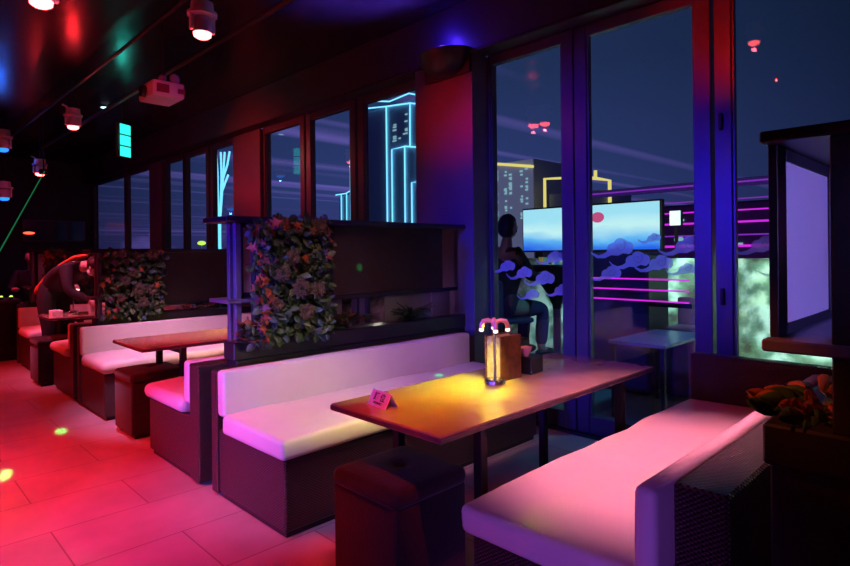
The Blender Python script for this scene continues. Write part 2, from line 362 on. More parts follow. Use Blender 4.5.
# cloud decals: scroll-headed cloud with a tail, cut from frosted film
def cloud_outline(sc, flip):
    pts = []
    # scalloped body with three lobes then a tapering tail
    lobes = [((.05, .02), .13), ((.20, .10), .14), ((.36, .06), .11)]
    body = []
    for (c, r) in lobes:
        for k in range(9):
            a = PI*1.05 - k*PI/8*1.1
            body.append((c[0]+r*math.cos(a), c[1]+r*math.sin(a)))
    low = [(.45, -.02), (.38, -.08), (.26, -.06), (.15, -.11), (.0, -.10)]
    tail = [(-.14, -.16), (-.30, -.16), (-.42, -.08), (-.48, .02), (-.40, -.05), (-.28, -.10), (-.16, -.07), (-.08, -.02)]
    for p in body+low+tail: pts.append(((p[0]*flip)*sc, p[1]*sc))
    return pts
def cloud(win, y, z, sc=.3, flip=1):
    m = MB(); t = bmesh.new(); pts = cloud_outline(sc, flip)
    x0, x1 = 3.668, 3.6735
    A = [t.verts.new((x0, y-p[0], z+p[1])) for p in pts]; B = [t.verts.new((x1, y-p[0], z+p[1])) for p in pts]
    t.faces.new(A); t.faces.new(B[::-1])
    for k in range(len(pts)): t.faces.new([A[k], B[k], B[(k+1) % len(pts)], A[(k+1) % len(pts)]])
    m.merge(t, 0)
    sp = []
    for k in range(18):
        a = k*.42; r = (.025+.006*k)*sc*.95
        sp.append((3.6672, y-(.20*flip*sc+r*math.cos(a)), z+.08*sc+r*math.sin(a)))
    m.tube(sp, .0012, 4, mi=1)
    o = m.build('cloud_decal', [M_decal, M_decal_line], windows[win-1])
for (w_, y, z, sc, f) in [(4, 1.93, 1.30, .34, 1), (4, 1.80, 1.22, .30, 1), (4, 1.98, 1.13, .26, 1), (4, 1.64, 1.20, .28, 1), (4, 1.47, 1.31, .30, 1), (4, 1.46, 1.17, .2, 1), (4, 1.66, 1.37, .16, 1),
                          (5, 2.86, 1.17, .26, 1), (5, 2.70, 1.12, .26, 1), (5, 2.52, 1.08, .30, 1), (5, 2.42, 1.24, .26, 1), (5, 2.36, 1.00, .24, 1), (5, 2.62, .96, .22, 1),
                          (3, 1.04, 1.31, .28, 1), (3, .92, 1.18, .24, 1), (3, .70, 1.24, .28, 1), (6, 4.2, 1.2, .3, 1), (2, 0, 1.2, .3, 1)]:
    cloud(w_, y, z, sc, f)

# ---------------------------------------------------------------- ceiling fittings
tag(MB().tube([(2.2, -.5, 3.10), (2.2, 13, 3.10)], .022, 8).build('ceiling_pipe', M_pipe, smooth=True), 'long thin black lighting pipe running under the dark ceiling', 'pipe')
tag(MB().tube([(1.72, -.5, 3.16), (1.72, 13, 3.16)], .016, 8).build('cable_conduit', M_pipe, smooth=True), 'thinner black conduit parallel to the lighting pipe, nearer the aisle', 'pipe')

def stage_lamp(x, y, z, label, lens=M_lamp_red, sc=1.0, tilt=0, power=10, lc=(1, .02, .03)):
    t = empty('stage_lamp', (x, y, z), label, 'lamp', 'stage lamps under the ceiling')
    def Q(p): return (p[0]*sc, p[1]*sc, p[2]*sc)
    h = (3.28-z)
    MB().tube([(0, 0, .10*sc), (0, 0, h)], .012, 8).build('hanger_rod', M_pipe, t, True)
    m = MB(); m.lathe(0, 0, [(.02*sc, .11*sc), (.085*sc, .10*sc), (.09*sc, .03*sc), (.115*sc, .02*sc), (.115*sc, -.005*sc), (.08*sc, -.01*sc)]); m.build('housing', M_white, t, True)
    for s_ in (-1, 1): MB().box(-.012*sc+s_*.088*sc, .012*sc+s_*.088*sc, -.02*sc, .02*sc, -.13*sc, 0, .004).build('yoke_arm', M_white, t)
    m = MB()
    m.tube([(-.05*sc, 0, .09*sc), (-.09*sc, 0, .13*sc), (-.13*sc, 0, .14*sc)], .014*sc, 8); m.build('clamp_wing', M_white, t, True)
    MB().tube([(.05*sc, .02, .09*sc), (.10*sc, .03, .14*sc), (.08*sc, .03, .20*sc), (.03*sc, 0, .3*sc)], .008*sc, 6).build('power_cord', M_pipe, t, True)
    m = MB(); m.lathe(0, 0, [(.055*sc, -.015*sc), (.072*sc, -.04*sc), (.074*sc, -.12*sc), (.070*sc, -.14*sc)]); hd = m.build('lamp_head', M_white, t, True)
    m = MB(); m.lathe(0, 0, [(.070*sc, -.141*sc), (.066*sc, -.165*sc), (.045*sc, -.18*sc), (.01*sc, -.185*sc)]); m.build('lens', lens, hd, True)
    if power:
        point('lamp_light', (x, y, z-.24*sc), lc, power*.9, .015)
        spot('lamp_beam', (x, y, z-.22*sc), (x, y, 0), lc, power*5, 80, .9, .02)
    return t
stage_lamp(1.66, 3.80, 2.90, 'nearest whole white stage lamp with glowing red lens, right of the video projector', sc=.84, power=7)
stage_lamp(.88, 4.50, 3.13, 'white stage lamp with red lens cut by the photo\'s top edge, far left', power=4)
stage_lamp(1.74, 7.40, 2.87, 'smaller white stage lamp with red lens beyond the projector', sc=.82, power=7)
stage_lamp(1.90, 9.9, 2.62, 'farthest red stage lamp, from which the green laser beam starts', sc=.85, power=12)
stage_lamp(2.75, 1.30, 2.86, 'red stage lamp above the right bench, seen only as a reflection in the window', sc=.55, power=2)
stage_lamp(1.47, 10.0, 2.98, 'blue stage lamp high on the far left, upper of two blue glows', lens=M_lamp_blue, sc=1.1, power=3, lc=(.02, .15, 1))
stage_lamp(1.72, 11.6, 2.42, 'blue stage lamp low on the far left, lower of two blue glows', lens=M_lamp_blue, sc=1.1, power=2, lc=(.02, .15, 1))

# laser
P0 = Vector((1.90, 9.62, 2.50)); P1 = Vector((-.082, 3.75, .01))
lo = empty('laser_projector', (1.90, 9.68, 2.50), 'small black laser box beside the farthest red lamp, sending out a green beam', 'projector')
MB().box(-.05, .05, -.05, .05, -.035, .035, .006).build('housing', M_pipe, lo)
MB().tube([(0, 0, .04), (0, 0, .89)], .008, 6).build('hanger_rod', M_pipe, lo)
MB().tube([P0-lo.location, P1-lo.location], .006, 6).build('laser_beam', M_laser, lo)
for i, (x, y) in enumerate([(1.07, 4.97), (.61, 4.22)]): spot('laser_spot', (1.86, 9.6, 2.46), (x, y, 0), (.02, 1, .18), 900 if i == 0 else 1600, .42 if i == 0 else .55, 1, .004)
spot('laser_spot', (2.0, .3, 3.0), (2.79, 2.73, .46), (.02, 1, .18), 3500, .9, 1, .004)
spot('laser_spot', (2.0, .3, 3.0), (2.44, 3.05, 1.26), (.02, 1, .18), 900, .6, 1, .004)

# projector
p = empty('video_projector', (1.725, 4.90, 2.61), 'white video projector hanging under the dark ceiling between two red lamps', 'projector')
MB().box(0, .26, 0, .34, 0, .13, .016, 3).build('housing', M_white, p, True)
MB().box(.03, .13, -.004, .006, .03, .10, .001).build('vent_grille', mat('vent_red_grey', (.22, .03, .04), .6), p)
MB().box(.20, .26, -.004, .006, .04, .08, .001).build('vent_panel', MATS['vent_red_grey'], p)
m = MB(); m.tube([(-.035, .18, .06), (.01, .18, .06)], .048, 16); m.build('lens', M_pipe, p, True)
m = MB(); m.box(.11, .19, .13, .23, .12, .17, .006); m.box(.14, .16, .17, .19, .16, .75, .003); m.build('ceiling_mount', M_pipe, p)
MB().ball((.10, .06, .16), .032).ball((.2, .06, .17), .045, (1, .8, 1.1)).build('mount_knob', mat('violet_plastic', (.30, .26, .5), .4), p, True)

# exit sign
s_ = empty('exit_sign', (2.40, 7.85, 2.52), 'tall narrow glowing cyan-green exit sign hanging from the ceiling', 'sign', rz=.5)
MB().box(-.10, .10, -.03, .03, 0, .44, .006).build('housing', M_pipe, s_)
for k in range(3): MB().box(-.085, .085, -.034, -.029, .02+k*.14, .145+k*.14, .003).build('lit_panel', M_exit, s_)
MB().box(-.012, .012, -.012, .012, .44, .84, 0).build('hanger_rod', M_pipe, s_)
point('exit_glow', (2.35, 7.7, 2.75), (.05, 1, .8), 1.2, .03)

# half-bowl uplighter on the column
sp = empty('wall_uplighter', (3.44, 3.22, 2.84), 'black half-bowl uplighter on the column between the windows, glowing blue above', 'lamp')
m = MB(); t = bmesh.new(); n = 20; R = []
prof = [(0.02, -.13), (.10, -.12), (.17, -.07), (.215, 0), (.225, .06), (.215, .065), (.2, .02)]
for (r, z) in prof: R.append([t.verts.new((-r*.95*math.sin(PI*k/n), r*1.15*math.cos(PI*k/n), z)) for k in range(n+1)])
for i in range(len(prof)-1):
    for k in range(n): t.faces.new([R[i][k], R[i][k+1], R[i+1][k+1], R[i+1][k]])
m.merge(t); m.box(-.02, .0, -.25, .25, -.13, .06, .002); m.build('bowl', M_black, sp, True)
point('uplighter_bulb', (3.33, 3.20, 3.02), (.06, .02, 1), 5, .02)

# small round ceiling downlights
for (x, y, lb) in [(2.36, 8.45, 'small round ceiling downlight glowing pale cyan beyond the projector')]:
    d = empty('ceiling_downlight', (x, y, 3.28), lb, 'lamp')
    MB().lathe(0, 0, [(.07, 0), (.07, -.012), (.055, -.014)], 20).build('ring', M_pipe, d, True)
    MB().lathe(0, 0, [(.05, -.0142), (.05, -.018)], 16).build('lens', M_spotw, d)

# ---------------------------------------------------------------- booths
def bench(label, yf, s, x0, x1, back_x0=None, bt=.065, arm=False, cb=.026, group='wicker benches of the booths'):
    """yf: front edge of the seat, s=+1 when the back is at larger Y"""
    t = empty('wicker_bench', (x0, yf, 0), label, 'bench', group)
    L_ = x1-x0; Y = lambda a: a*s
    def bx(m, xa, xb, ya, yb, za, zb, *r, **k):
        ya, yb = sorted((Y(ya), Y(yb))); m.box(xa, xb, ya, yb, za, zb, *r, **k); return m
    D = .70 if not arm else .63
    bx(MB(), .012, L_, .03, D, .03, .365, .008).build('base', M_wicker, t)
    bx(MB(), .03, L_-.01, .05, D-.02, 0, .031, 0).build('plinth', M_black, t)
    bx(MB(), -.015, L_-.005, 0, .607, .366, .468, cb, 4, cuts=9, wob=.012).build('seat_cushion', M_cushion, t, 'all')
    bw = .61 if not arm else .592
    bd = .085 if not arm else .062
    bx(MB(), 0, L_-.02, bw, bw+bd, .44, .685, .022, 3, cuts=5, wob=.004).build('back_cushion', M_cushion, t, 'all')
    b0 = 0 if back_x0 is None else back_x0-x0
    bx(MB(), b0, L_, D+.001 if not arm else .656, D+bt, .02, .678, .008).build('back_frame', M_wicker, t)
    if arm: bx(MB(), L_+.002, L_+.10, -.0, D+bt, .02, .71, .01).build('arm_rest', M_wicker, t)
    return t
bench('long cream-cushioned wicker bench on the far side of the nearest table, under the brown screen', 2.29, 1, 1.36, 3.34)
R = bench('cream-cushioned wicker bench at bottom right, its whole seat lit bright pink', 1.30, -1, 1.44, 3.37, back_x0=1.55, bt=.165, arm=True)
bench('wicker bench end with pink-white cushions just left of the nearest booth\'s divider', 4.02, -1, 1.35, 3.34, bt=.125, cb=.045)
bench('long pink-lit wicker bench behind the second table, below the second plant wall', 4.97, 1, 1.36, 3.34, cb=.045)
bench('small-looking pink bench end before the third table, right of the standing waiter', 6.68, -1, 1.36, 3.34, bt=.125, cb=.045)
bench('farthest bench with a square pink back cushion, left of the waiter', 7.66, 1, 1.36, 3.34, cb=.045)

def table(label, x0, x1, y0, y1):
    t = empty('dining_table', (x0, y0, 0), label, 'table', 'rectangular tables of the booths'); a = x1-x0; b = y1-y0
    top = MB().box(0, a, 0, b, .652, .68, .003, 2).build('tabletop', M_table, t)
    m = MB(); m.box(-.003, a+.003, -.003, b+.003, .655, .674, .002); m.build('edge_band', M_tedge, top)
    for (lx, ly) in ((.30, .08), (a-.22, .08), (.30, b-.08), (a-.22, b-.08)):
        MB().box(lx-.020, lx+.020, ly-.020, ly+.020, 0, .652, .003).build('leg', M_pipe, t)
    m = MB(); 
    for lx in (.30, a-.22): m.box(lx-.012, lx+.012, .1, b-.1, .60, .651, .002)
    m.box(.30, a-.22, b/2-.02, b/2+.02, .61, .65, .002); m.build('apron', M_pipe, t)
    return t
table('nearest glossy rectangular table with menu holder, steel lamp and small tent card', 1.39, 3.02, 1.352, 1.98)
table('second rectangular table, red-lit, before the second long bench', 1.34, 2.98, 4.05, 4.66)
table('far small-looking red table where the waiter bends', 1.36, 3.0, 6.74, 7.26)

def stool(label, x, y, a=.37, rz=0):
    t = empty('cube_stool', (x, y, 0), label, 'stool', 'cube stools at the booth tables', rz); h = a/2
    m = MB(); m.box(-h, h, -h, h, .03, .40, .014, 3); m.build('body', M_stool, t, True)
    # padded top with a tufted centre
    tb = bmesh.new(); bmesh.ops.create_cube(tb, size=1)
    for v in tb.verts: v.co = Vector((v.co.x*(a+.012), v.co.y*(a+.012), .425+v.co.z*.075))
    bmesh.ops.bevel(tb, geom=tb.edges[:], offset=.03, segments=4, affect='EDGES', profile=.5)
    tops = [f for f in tb.faces if f.normal.z > .99 and f.calc_area() > .05]
    bmesh.ops.subdivide_edges(tb, edges=list({e for f in tops for e in f.edges}), cuts=11, use_grid_fill=True)
    for v in tb.verts:
        if v.co.z > .455:
            r = math.hypot(v.co.x, v.co.y); v.co.z += .012*math.cos(min(r/.2, 1)*PI/2) - .030*math.exp(-(r/.028)**2)
    m = MB(); m.merge(tb); c = m.build('cushion_top', M_stool, t, 'all')
    MB().ball((0, 0, .452), .011, (1, 1, .5)).build('button', M_stool, c, True)
    m = MB()
    m.box(-h+.03, h-.03, -h+.03, h-.03, 0, .03, .002); m.build('plinth', M_black, t)
    return t
stool('nearest dark cube stool with a tufted top, in front of the nearest table', 1.515, 1.70, .37)
stool('dark red cube stool at the end of the second table', 1.55, 4.52, .38)
stool('dim orange-red cube stool at the far table beside the waiter', 1.46, 6.98, .38)

# ---------------------------------------------------------------- foliage
def leaf(bm, c, d, up, ln, wd, kind='oval', mi=0):
    d = d.normalized(); sd = d.cross(up)
    if sd.length < .01: sd = d.orthogonal()
    sd.normalize(); nn = sd.cross(d).normalized()
    if kind == 'oval': prof = [(0, .0), (.2, .35), (.45, .5), (.7, .42), (.9, .2), (1, 0)]
    elif kind == 'round': prof = [(0, .1), (.1, .35), (.35, .55), (.6, .58), (.85, .4), (1, .08)]
    elif kind == 'star': prof = [(0, .02), (.22, .12), (.12, .5), (.42, .22), (.5, .55), (.68, .18), (1, 0)]
    else: prof = [(0, .03), (.3, .22), (.6, .18), (1, 0)]
    mid = []; l_ = []; r_ = []
    for (t_, w) in prof:
        drop = -.25*ln*t_*t_
        p = c+d*ln*t_+nn*drop
        mid.append(bm.verts.new(p-nn*.06*ln*w)); l_.append(bm.verts.new(p+sd*w*wd+nn*.04*ln)); r_.append(bm.verts.new(p-sd*w*wd+nn*.04*ln))
    for i in range(len(prof)-1):
        for A in (l_, r_):
            q = [mid[i], mid[i+1], A[i+1], A[i]]
            f = bm.faces.new(q if A is l_ else q[::-1]); f.material_index = mi; f.smooth = True
def rv(): return Vector((random.uniform(-1, 1), random.uniform(-1, 1), random.uniform(-1, 1)))
def leaf_obj(name, items, mats, parent):
    bm = bmesh.new()
    for it in items: leaf(bm, *it)
    me = bpy.data.meshes.new(name); bm.to_mesh(me); bm.free()
    for m in mats: me.materials.append(m)
    o = bpy.data.objects.new(name, me); COL.objects.link(o); o.parent = parent
    sm = o.modifiers.new('thickness', 'SOLIDIFY'); sm.thickness = .0012
    return o

def green_wall(label, x0, x1, y, z0, z1, dens=1.0, near=True, reds=.25):
    t = empty('plant_wall', (x0, y, z0), label, 'plants', 'plant walls on the booth dividers'); a = x1-x0; h = z1-z0
    MB().box(.03, a-.02, .0, .05, .0, h-.03, .003).build('backing', mat('moss_backing', (.02, .03, .015), .9, noise_amt=.6, nscale=30) if 'moss_backing' not in MATS else MATS['moss_backing'], t)
    it = []
    for k in range(int(800*dens)):
        px, pz = random.uniform(.0, a), random.uniform(.0, h)
        c = Vector((px, -.01-random.random()*.05, pz)); d = rv()*.9+Vector((0, -.45, -.1))
        s = random.uniform(.035, .075)
        it.append((c, d, Vector((0, -1, .4)), s, s*.62, random.choice(['oval', 'round', 'oval']), random.choice([0, 0, 0, 1, 3, 0])))
    leaf_obj('green_leaves', it, M_leaf, t)
    it = []
    for k in range(int(130*dens*reds*1.4)):
        # warm leaves gather on the left fringe and upper edge
        if random.random() < .6: px = abs(random.gauss(0, .06)); pz = random.uniform(0, h)
        else: px = random.uniform(0, a); pz = h-abs(random.gauss(0, .22))*h
        c = Vector((px, -.05-random.random()*.05, max(0, pz))); s = random.uniform(.05, .085)
        it.append((c, rv()+Vector((-.2, -.5, 0)), Vector((0, -1, .2)), s, s*.8, 'star', random.choice([2, 2, 4, 2])))
    leaf_obj('orange_leaves', it, M_leaf, t)
    it = []
    for (fx, fz, r) in [(.28, .97, .045), (.80, .95, .055), (.52, .93, .035), (.55, .42, .06), (.78, .40, .05), (.32, .55, .05), (.62, .22, .05), (.25, .3, .04), (.45, .68, .045)]:
        c = Vector((fx*a, -.075, fz*h))
        for ring in range(3):
            for q in range(9):
                an = q*2*PI/9+ring*.35; d = Vector((math.cos(an), -.35-.5*ring, math.sin(an)))
                it.append((c, d, Vector((0, -1, 0)), r*(1.1-.25*ring), r*.55, 'round', 0))
    leaf_obj('flower_heads', it, [M_petal], t)
    return t
green_wall('plant wall nearest the camera, at the left end of the brown screen above the nearest booth', 1.58, 2.10, 3.025, .80, 1.50)
green_wall('second plant wall, bluish green leaves, above the second long bench', 1.555, 2.06, 5.68, .74, 1.335, .6)
green_wall('farthest plant wall, glowing dull red behind the bending waiter', 1.63, 2.19, 8.42, .72, 1.36, .45, reds=.5)

def vines(label, loc, spread, n, lens, tilt=Vector((0, 0, .5)), kinds=(0, 2, 2, 4), kind='blade', cat='plant', name='potted_plant', wd=.30, group=None, pot=True, upv_=Vector((0, 0, 1))):
    t = empty(name, loc, label, cat, group); it = []; m = MB()
    for k in range(n):
        a = random.uniform(0, 2*PI); r = random.random()
        b = Vector((math.cos(a)*spread[0]*r, math.sin(a)*spread[1]*r, spread[2]*random.random()))
        d = Vector((math.cos(a), math.sin(a), 0))*random.uniform(.3, 1)+tilt*random.uniform(.4, 1.4)
        ln = random.uniform(*lens)
        it.append((b, d, upv_, ln, ln*wd, kind if random.random() < .7 else 'oval', random.choice(kinds)))
        if k % 4 == 0: m.tube([(b.x*.2, b.y*.2, -.0), tuple(b*.6), tuple(b)], .003, 5)
    leaf_obj('leaves', it, M_leaf, t); m.build('stems', M_leaf[0], t)
    if pot: MB().lathe(0, 0, [(.05, -.0), (.062, .06), (.066, .06), (.06, .055)], 16).build('pot', M_black, t, True)
    return t

# ---------------------------------------------------------------- booth dividers
def divider(label, x0, x1, y0, y1, zt, zl, zb, frost=(.08, .72), screen=None, screenz=None, slots=(), slab_over=.10, panel_y=None, near=False, postw=.035, slabx=.06, rearpost=True):
    """x from aisle to window; panel_y the plane of the panels"""
    t = empty('booth_divider', (x0, y0, 0), label, 'divider', 'dividers between the booths'); Lx = x1-x0; w = y1-y0
    py = w-.02 if panel_y is None else panel_y
    MB().box(0, Lx, 0, w, .0, zb-.10, .005).build('base_box', M_divider, t)
    MB().box(-.02, Lx, -.01, w+.01, zb-.10, zb, .006).build('planter_rim', M_divider, t)
    MB().box(-slabx, Lx, -.02, w+slab_over, zt-.032, zt, .004).build('top_slab', M_divider, t)
    MB().box(-slabx, .30, -.02, w+slab_over*.6, zl-.022, zl, .004).build('side_ledge', M_post, t)
    MB().box(.0, postw, .0, postw, zb, zt-.032, .003).build('post', M_post, t)
    if rearpost: MB().box(.0, postw, w-postw, w, zb, zt-.032, .003).build('post', M_post, t)
    MB().box(Lx-.05, Lx, w-.05, w, zb, zt-.032, .003).build('post', M_divider, t)
    a, b = frost
    fr = MB(); fr.box(a, a+.035, py-.018, py+.018, zl, zt-.032, .002); fr.box(b-.035, b, py-.018, py+.018, zl, zt-.032, .002)
    fr.box(a, b, py-.018, py+.018, zl, zl+.03, .002); fr.box(a, b, py-.018, py+.018, zt-.06, zt-.033, .002)
    f = fr.build('panel_frame', M_divider, t)
    MB().box(a+.034, b-.034, py-.004, py+.004, zl+.029, zt-.059, 0).build('frosted_panel', M_frost, f)
    if screen:
        MB().box(screen[0], screen[1], py-.02, py+.01, screenz[0], screenz[1], .004).build('screen_panel', M_brown, t)
        MB().box(screen[0]-.02, Lx-.05, py-.015, py+.015, screenz[0]-.03, screenz[0]-.002, .002).build('rail', M_divider, t)
    for (u, v, mt) in slots:
        MB().box(u, v, py+.004, py+.012, zb, screenz[0]-.03, 0).build('slot_panel', mt, t)  # slot sheet, brightened from behind by added lamps
    return t
divider('dark booth divider with brown screen and planter box behind the nearest long bench', 1.52, 3.50, 3.075, 3.185, 1.515, 1.045, .80,
        frost=(.05, .72), screen=(.72, 1.76), screenz=(1.02, 1.48), slots=((1.18, 1.62, M_slot), (.62, .80, M_slot), (1.66, 1.86, M_slot)), slab_over=.18)
divider('dark booth divider with wide brown screen behind the second table', 1.53, 3.45, 5.737, 5.85, 1.355, .93, .74,
        frost=(.05, .60), screen=(.60, 1.80), screenz=(.84, 1.33), slab_over=.12)
divider('farthest booth divider, behind the bending waiter', 1.53, 3.45, 8.50, 8.62, 1.39, .93, .74, frost=(.05, .60), screen=(.70, 1.8), screenz=(.84, 1.33))
# divider beside the camera, right edge of the photograph
t = empty('booth_divider', (1.5, .24, 0), 'nearest booth divider at the right edge, with an upright framed frosted panel', 'divider', 'dividers between the booths')
MB().box(.02, 1.95, -.16, .165, 0, .80, .005).build('base_box', M_divider, t)
MB().box(0, 1.95, -.17, .175, .80, .895, .006).build('planter_rim', M_divider, t)
MB().box(0, 1.95, -.16, .175, 1.545, 1.572, .004).build('top_slab', M_divider, t)
MB().box(0, .85, -.06, .175, 1.062, 1.09, .004).build('side_ledge', M_post, t)
MB().box(.01, .06, -.02, .04, .895, 1.545, .003).build('post', M_divider, t)
MB().box(1.86, 1.93, .08, .15, .895, 1.545, .003).build('post', M_divider, t)
fr = MB(); fr.box(.05, .125, .15, .17, 1.09, 1.545, .002); fr.box(.60, .66, .15, .17, 1.09, 1.545, .002); fr.box(.125, .60, .15, .17, 1.09, 1.115, .002); fr.box(.125, .60, .15, .17, 1.515, 1.545, .002)
f = fr.build('panel_frame', M_divider, t)
MB().box(.124, .601, .156, .164, 1.114, 1.516, 0).build('frosted_panel', M_frost, f)

point('slot_fill_light', (2.74, 3.30, .90), (.8, .75, .55), .5, .02); point('slot_fill_light', (3.16, 3.30, .92), (.55, .22, 1), .8, .02)  # small lamps added behind the slots to brighten them
vines('leafy planter shrub with orange-red tips on the right-edge divider, beside the pink bench', (1.66, .33, .885), (.10, .10, .07), 110, (.05, .10), Vector((-.10, -.10, .16)), (2, 2, 0, 0, 3, 2), 'oval', name='planter_shrub', upv_=Vector((-.7, -.5, .5)), wd=.5, pot=False)
vines('trailing orange-leaved plant at the lower left corner of the nearest plant wall', (1.57, 3.03, .80), (.06, .05, .10), 34, (.05, .09), Vector((-.1, -.3, .4)), (2, 2, 1, 0), 'star', name='trailing_plant', wd=.7, pot=False)
vines('small palm in front of the wide slot lit by added lamps under the brown screen', (2.93, 3.13, .80), (.06, .015, .05), 80, (.08, .18), Vector((0, 0, .35)), (0, 0, 0), 'blade', name='potted_palm', wd=.2, group='plants in the divider slots', pot=False)
vines('reddish leafy plant just right of the nearest plant wall, under the brown screen', (2.33, 3.115, .80), (.10, .02, .08), 46, (.06, .12), Vector((0, -.1, .35)), (2, 0, 0, 4), 'oval', name='potted_plant', wd=.4, group='plants in the divider slots', pot=False)
vines('low dark plant row under the second brown screen', (2.45, 5.80, .74), (.22, .03, .04), 60, (.04, .08), Vector((0, -.1, .35)), (0, 0, 2), 'oval', name='potted_plant', wd=.4, group='plants in the divider slots', pot=False)

# ---------------------------------------------------------------- things on the tables
def table_lamp(label, x, y, z=.68, power=2.2, rz=.35):
    t = empty('table_lamp', (x, y, z), label, 'lamp', 'four-armed steel table lamps', rz)
    MB().lathe(0, 0, [(.046, 0), (.048, .004), (.048, .030), (.044, .036), (.012, .040)], 28).build('base', M_chrome, t, True)
    MB().tube([(0, 0, .035), (0, 0, .29)], .0065, 10).build('pole', M_chrome, t, True)
    MB().ball((0, 0, .295), .016, (1, 1, .9)).build('hub', M_warm2, t, True)
    for k in range(4):
        a = k*PI/2+.4; c, s = math.cos(a), math.sin(a)
        ar = MB().tube([(0, 0, .295), (c*.03, s*.03, .305), (c*.050, s*.050, .300), (c*.058, s*.058, .285), (c*.060, s*.060, .268)], [.009, .010, .011, .011, .010], 8).build('arm', M_warm2, t, True)
        MB().lathe(c*.060, s*.060, [(.010, .267), (.011, .256), (.004, .252)], 10).build('bulb', M_warm, ar, True)
    spot('table_lamp_glow', (x, y, z+.262), (x-.16, y+.12, z), (.95, .82, .015), power*.75, 150, 1, .03)
    return t
M_warm2 = mat('lamp_metal_pink_glow', (.75, .35, .38), .3, metal=.3, emit=(1, .16, .22), estr=.12)  # pink highlight on the arms put into colour and emission
table_lamp('four-armed lamp on the nearest table with a yellow pool of light', 2.085, 1.675, power=45)
table_lamp('four-armed lamp on the second table, mostly hidden by the divider post', 2.35, 4.36, power=22)
table_lamp('four-armed lamp on the far table in front of the waiter', 1.63, 7.0, power=1.2)

# menu holder
t = empty('menu_holder', (2.255, 1.76, .68), 'upright brown wooden menu holder with yellow-lit papers, beside the steel lamp', 'menu holder', rz=-.06)
MB().box(-.075, .075, -.052, -.044, 0, .213, .001).build('side_panel', M_bark, t)
MB().box(-.075, .075, .044, .052, 0, .213, .001).build('side_panel', M_bark, t)
MB().box(.067, .075, -.044, .044, 0, .213, .001).build('back_panel', M_bark, t)
MB().box(-.075, .067, -.044, .044, 0, .008, .001).build('bottom_panel', M_bark, t)
m = MB()
for k in range(9): 
    y = -.040+k*.0095; m.box(-.070+random.uniform(0, .004), .064, y, y+.006, .008, .20+random.uniform(0, .012), .0005)
m.build('menu_cards', M_page, t)
# tissue box
t = empty('tissue_box', (2.455, 1.75, .68), 'black tissue box with a pink tissue, right behind the menu holder', 'tissue box', rz=.1)
MB().box(-.06, .06, -.05, .05, 0, .085, .004).build('box', M_black, t)
m = MB(); tb = bmesh.new(); bmesh.ops.create_cone(tb, segments=12, radius1=.012, radius2=.034, depth=.05)
for v in tb.verts: v.co = Vector((v.co.x-.03, v.co.y, .108+v.co.z))+noise.noise_vector(v.co*60)*.008
m.merge(tb); m.build('tissue', M_tissue, t, True)
t = empty('condiment_holder', (2.52, 1.875, .68), 'taller black condiment holder behind the tissue box', 'holder', rz=.1)
m = MB(); m.box(-.06, .06, -.045, .045, 0, .15, .004); m.build('box', M_black, t); MB().box(-.055, .055, -.04, .04, .15, .156, .001).build('lid', M_pipe, t)

# tent card
t = empty('reserved_sign', (1.515, 1.80, .68), 'small white tent card with two black characters, near the table\'s left end', 'sign', rz=math.radians(-8))
tb = bmesh.new(); hw = .068; dp = .030; hh = .058
for sx in (-1, 1):
    a = [(-0.0+sx*dp, -hw, 0), (sx*dp, hw, 0), (0, hw, hh), (0, -hw, hh)]
    b = [(p[0]-sx*.002, p[1], p[2]-(.0018 if i > 1 else 0)) for i, p in enumerate(a)]
    A = [tb.verts.new(p) for p in a]; B = [tb.verts.new(p) for p in b]
    tb.faces.new(A); tb.faces.new(B[::-1])
    for k in range(4): tb.faces.new([A[k], B[k], B[(k+1) % 4], A[(k+1) % 4]])
m = MB(); m.merge(tb); m.build('card', M_card, t)
def text(body, size, loc, rot, m, parent, name, ext=.0003):
    c = bpy.data.curves.new(name, 'FONT'); c.body = body; c.size = size; c.align_x = 'CENTER'; c.align_y = 'CENTER'; c.extrude = ext; c.offset = size*.012
    o = bpy.data.objects.new(name, c); COL.objects.link(o)
    dg = bpy.context.evaluated_depsgraph_get(); me = bpy.data.meshes.new_from_object(o.evaluated_get(dg)); bpy.data.objects.remove(o)
    me.materials.clear(); me.materials.append(m)
    q = bpy.data.objects.new(name, me); COL.objects.link(q); q.parent = parent; q.matrix_local = Matrix.Translation(loc) @ rot
    return q
ang = math.atan2(hh, dp)
# card face looks towards -X ; text right = -Y, up along slope
rightv = Vector((0, -1, 0)); upv = Vector((dp, 0, hh)).normalized(); nrm = rightv.cross(upv)
rot = Matrix((rightv, upv, nrm)).transposed().to_4x4()
mid = Vector((-dp*.42, 0, hh*.58))+nrm*.0012
text('訂 位', .036, mid, rot, M_ink, t, 'lettering')
text('RESERVED', .013, Vector((-dp*.78, 0, hh*.22))+nrm*.0012, rot, M_ink, t, 'small_lettering')
# far table things
t = empty('paper_cup', (1.80, 6.98, .68), 'small white cup on the far table beside the lamp', 'cup')
MB().lathe(0, 0, [(.03, 0), (.038, .09), (.036, .09), (.028, .01)], 16).build('cup_body', M_white, t, True)
t = empty('paper_stack', (1.50, 7.14, .68), 'white block of folded napkins on the far table\'s left end', 'napkins')
MB().box(-.05, .05, -.07, .07, 0, .045, .004).build('napkin_block', M_card, t)

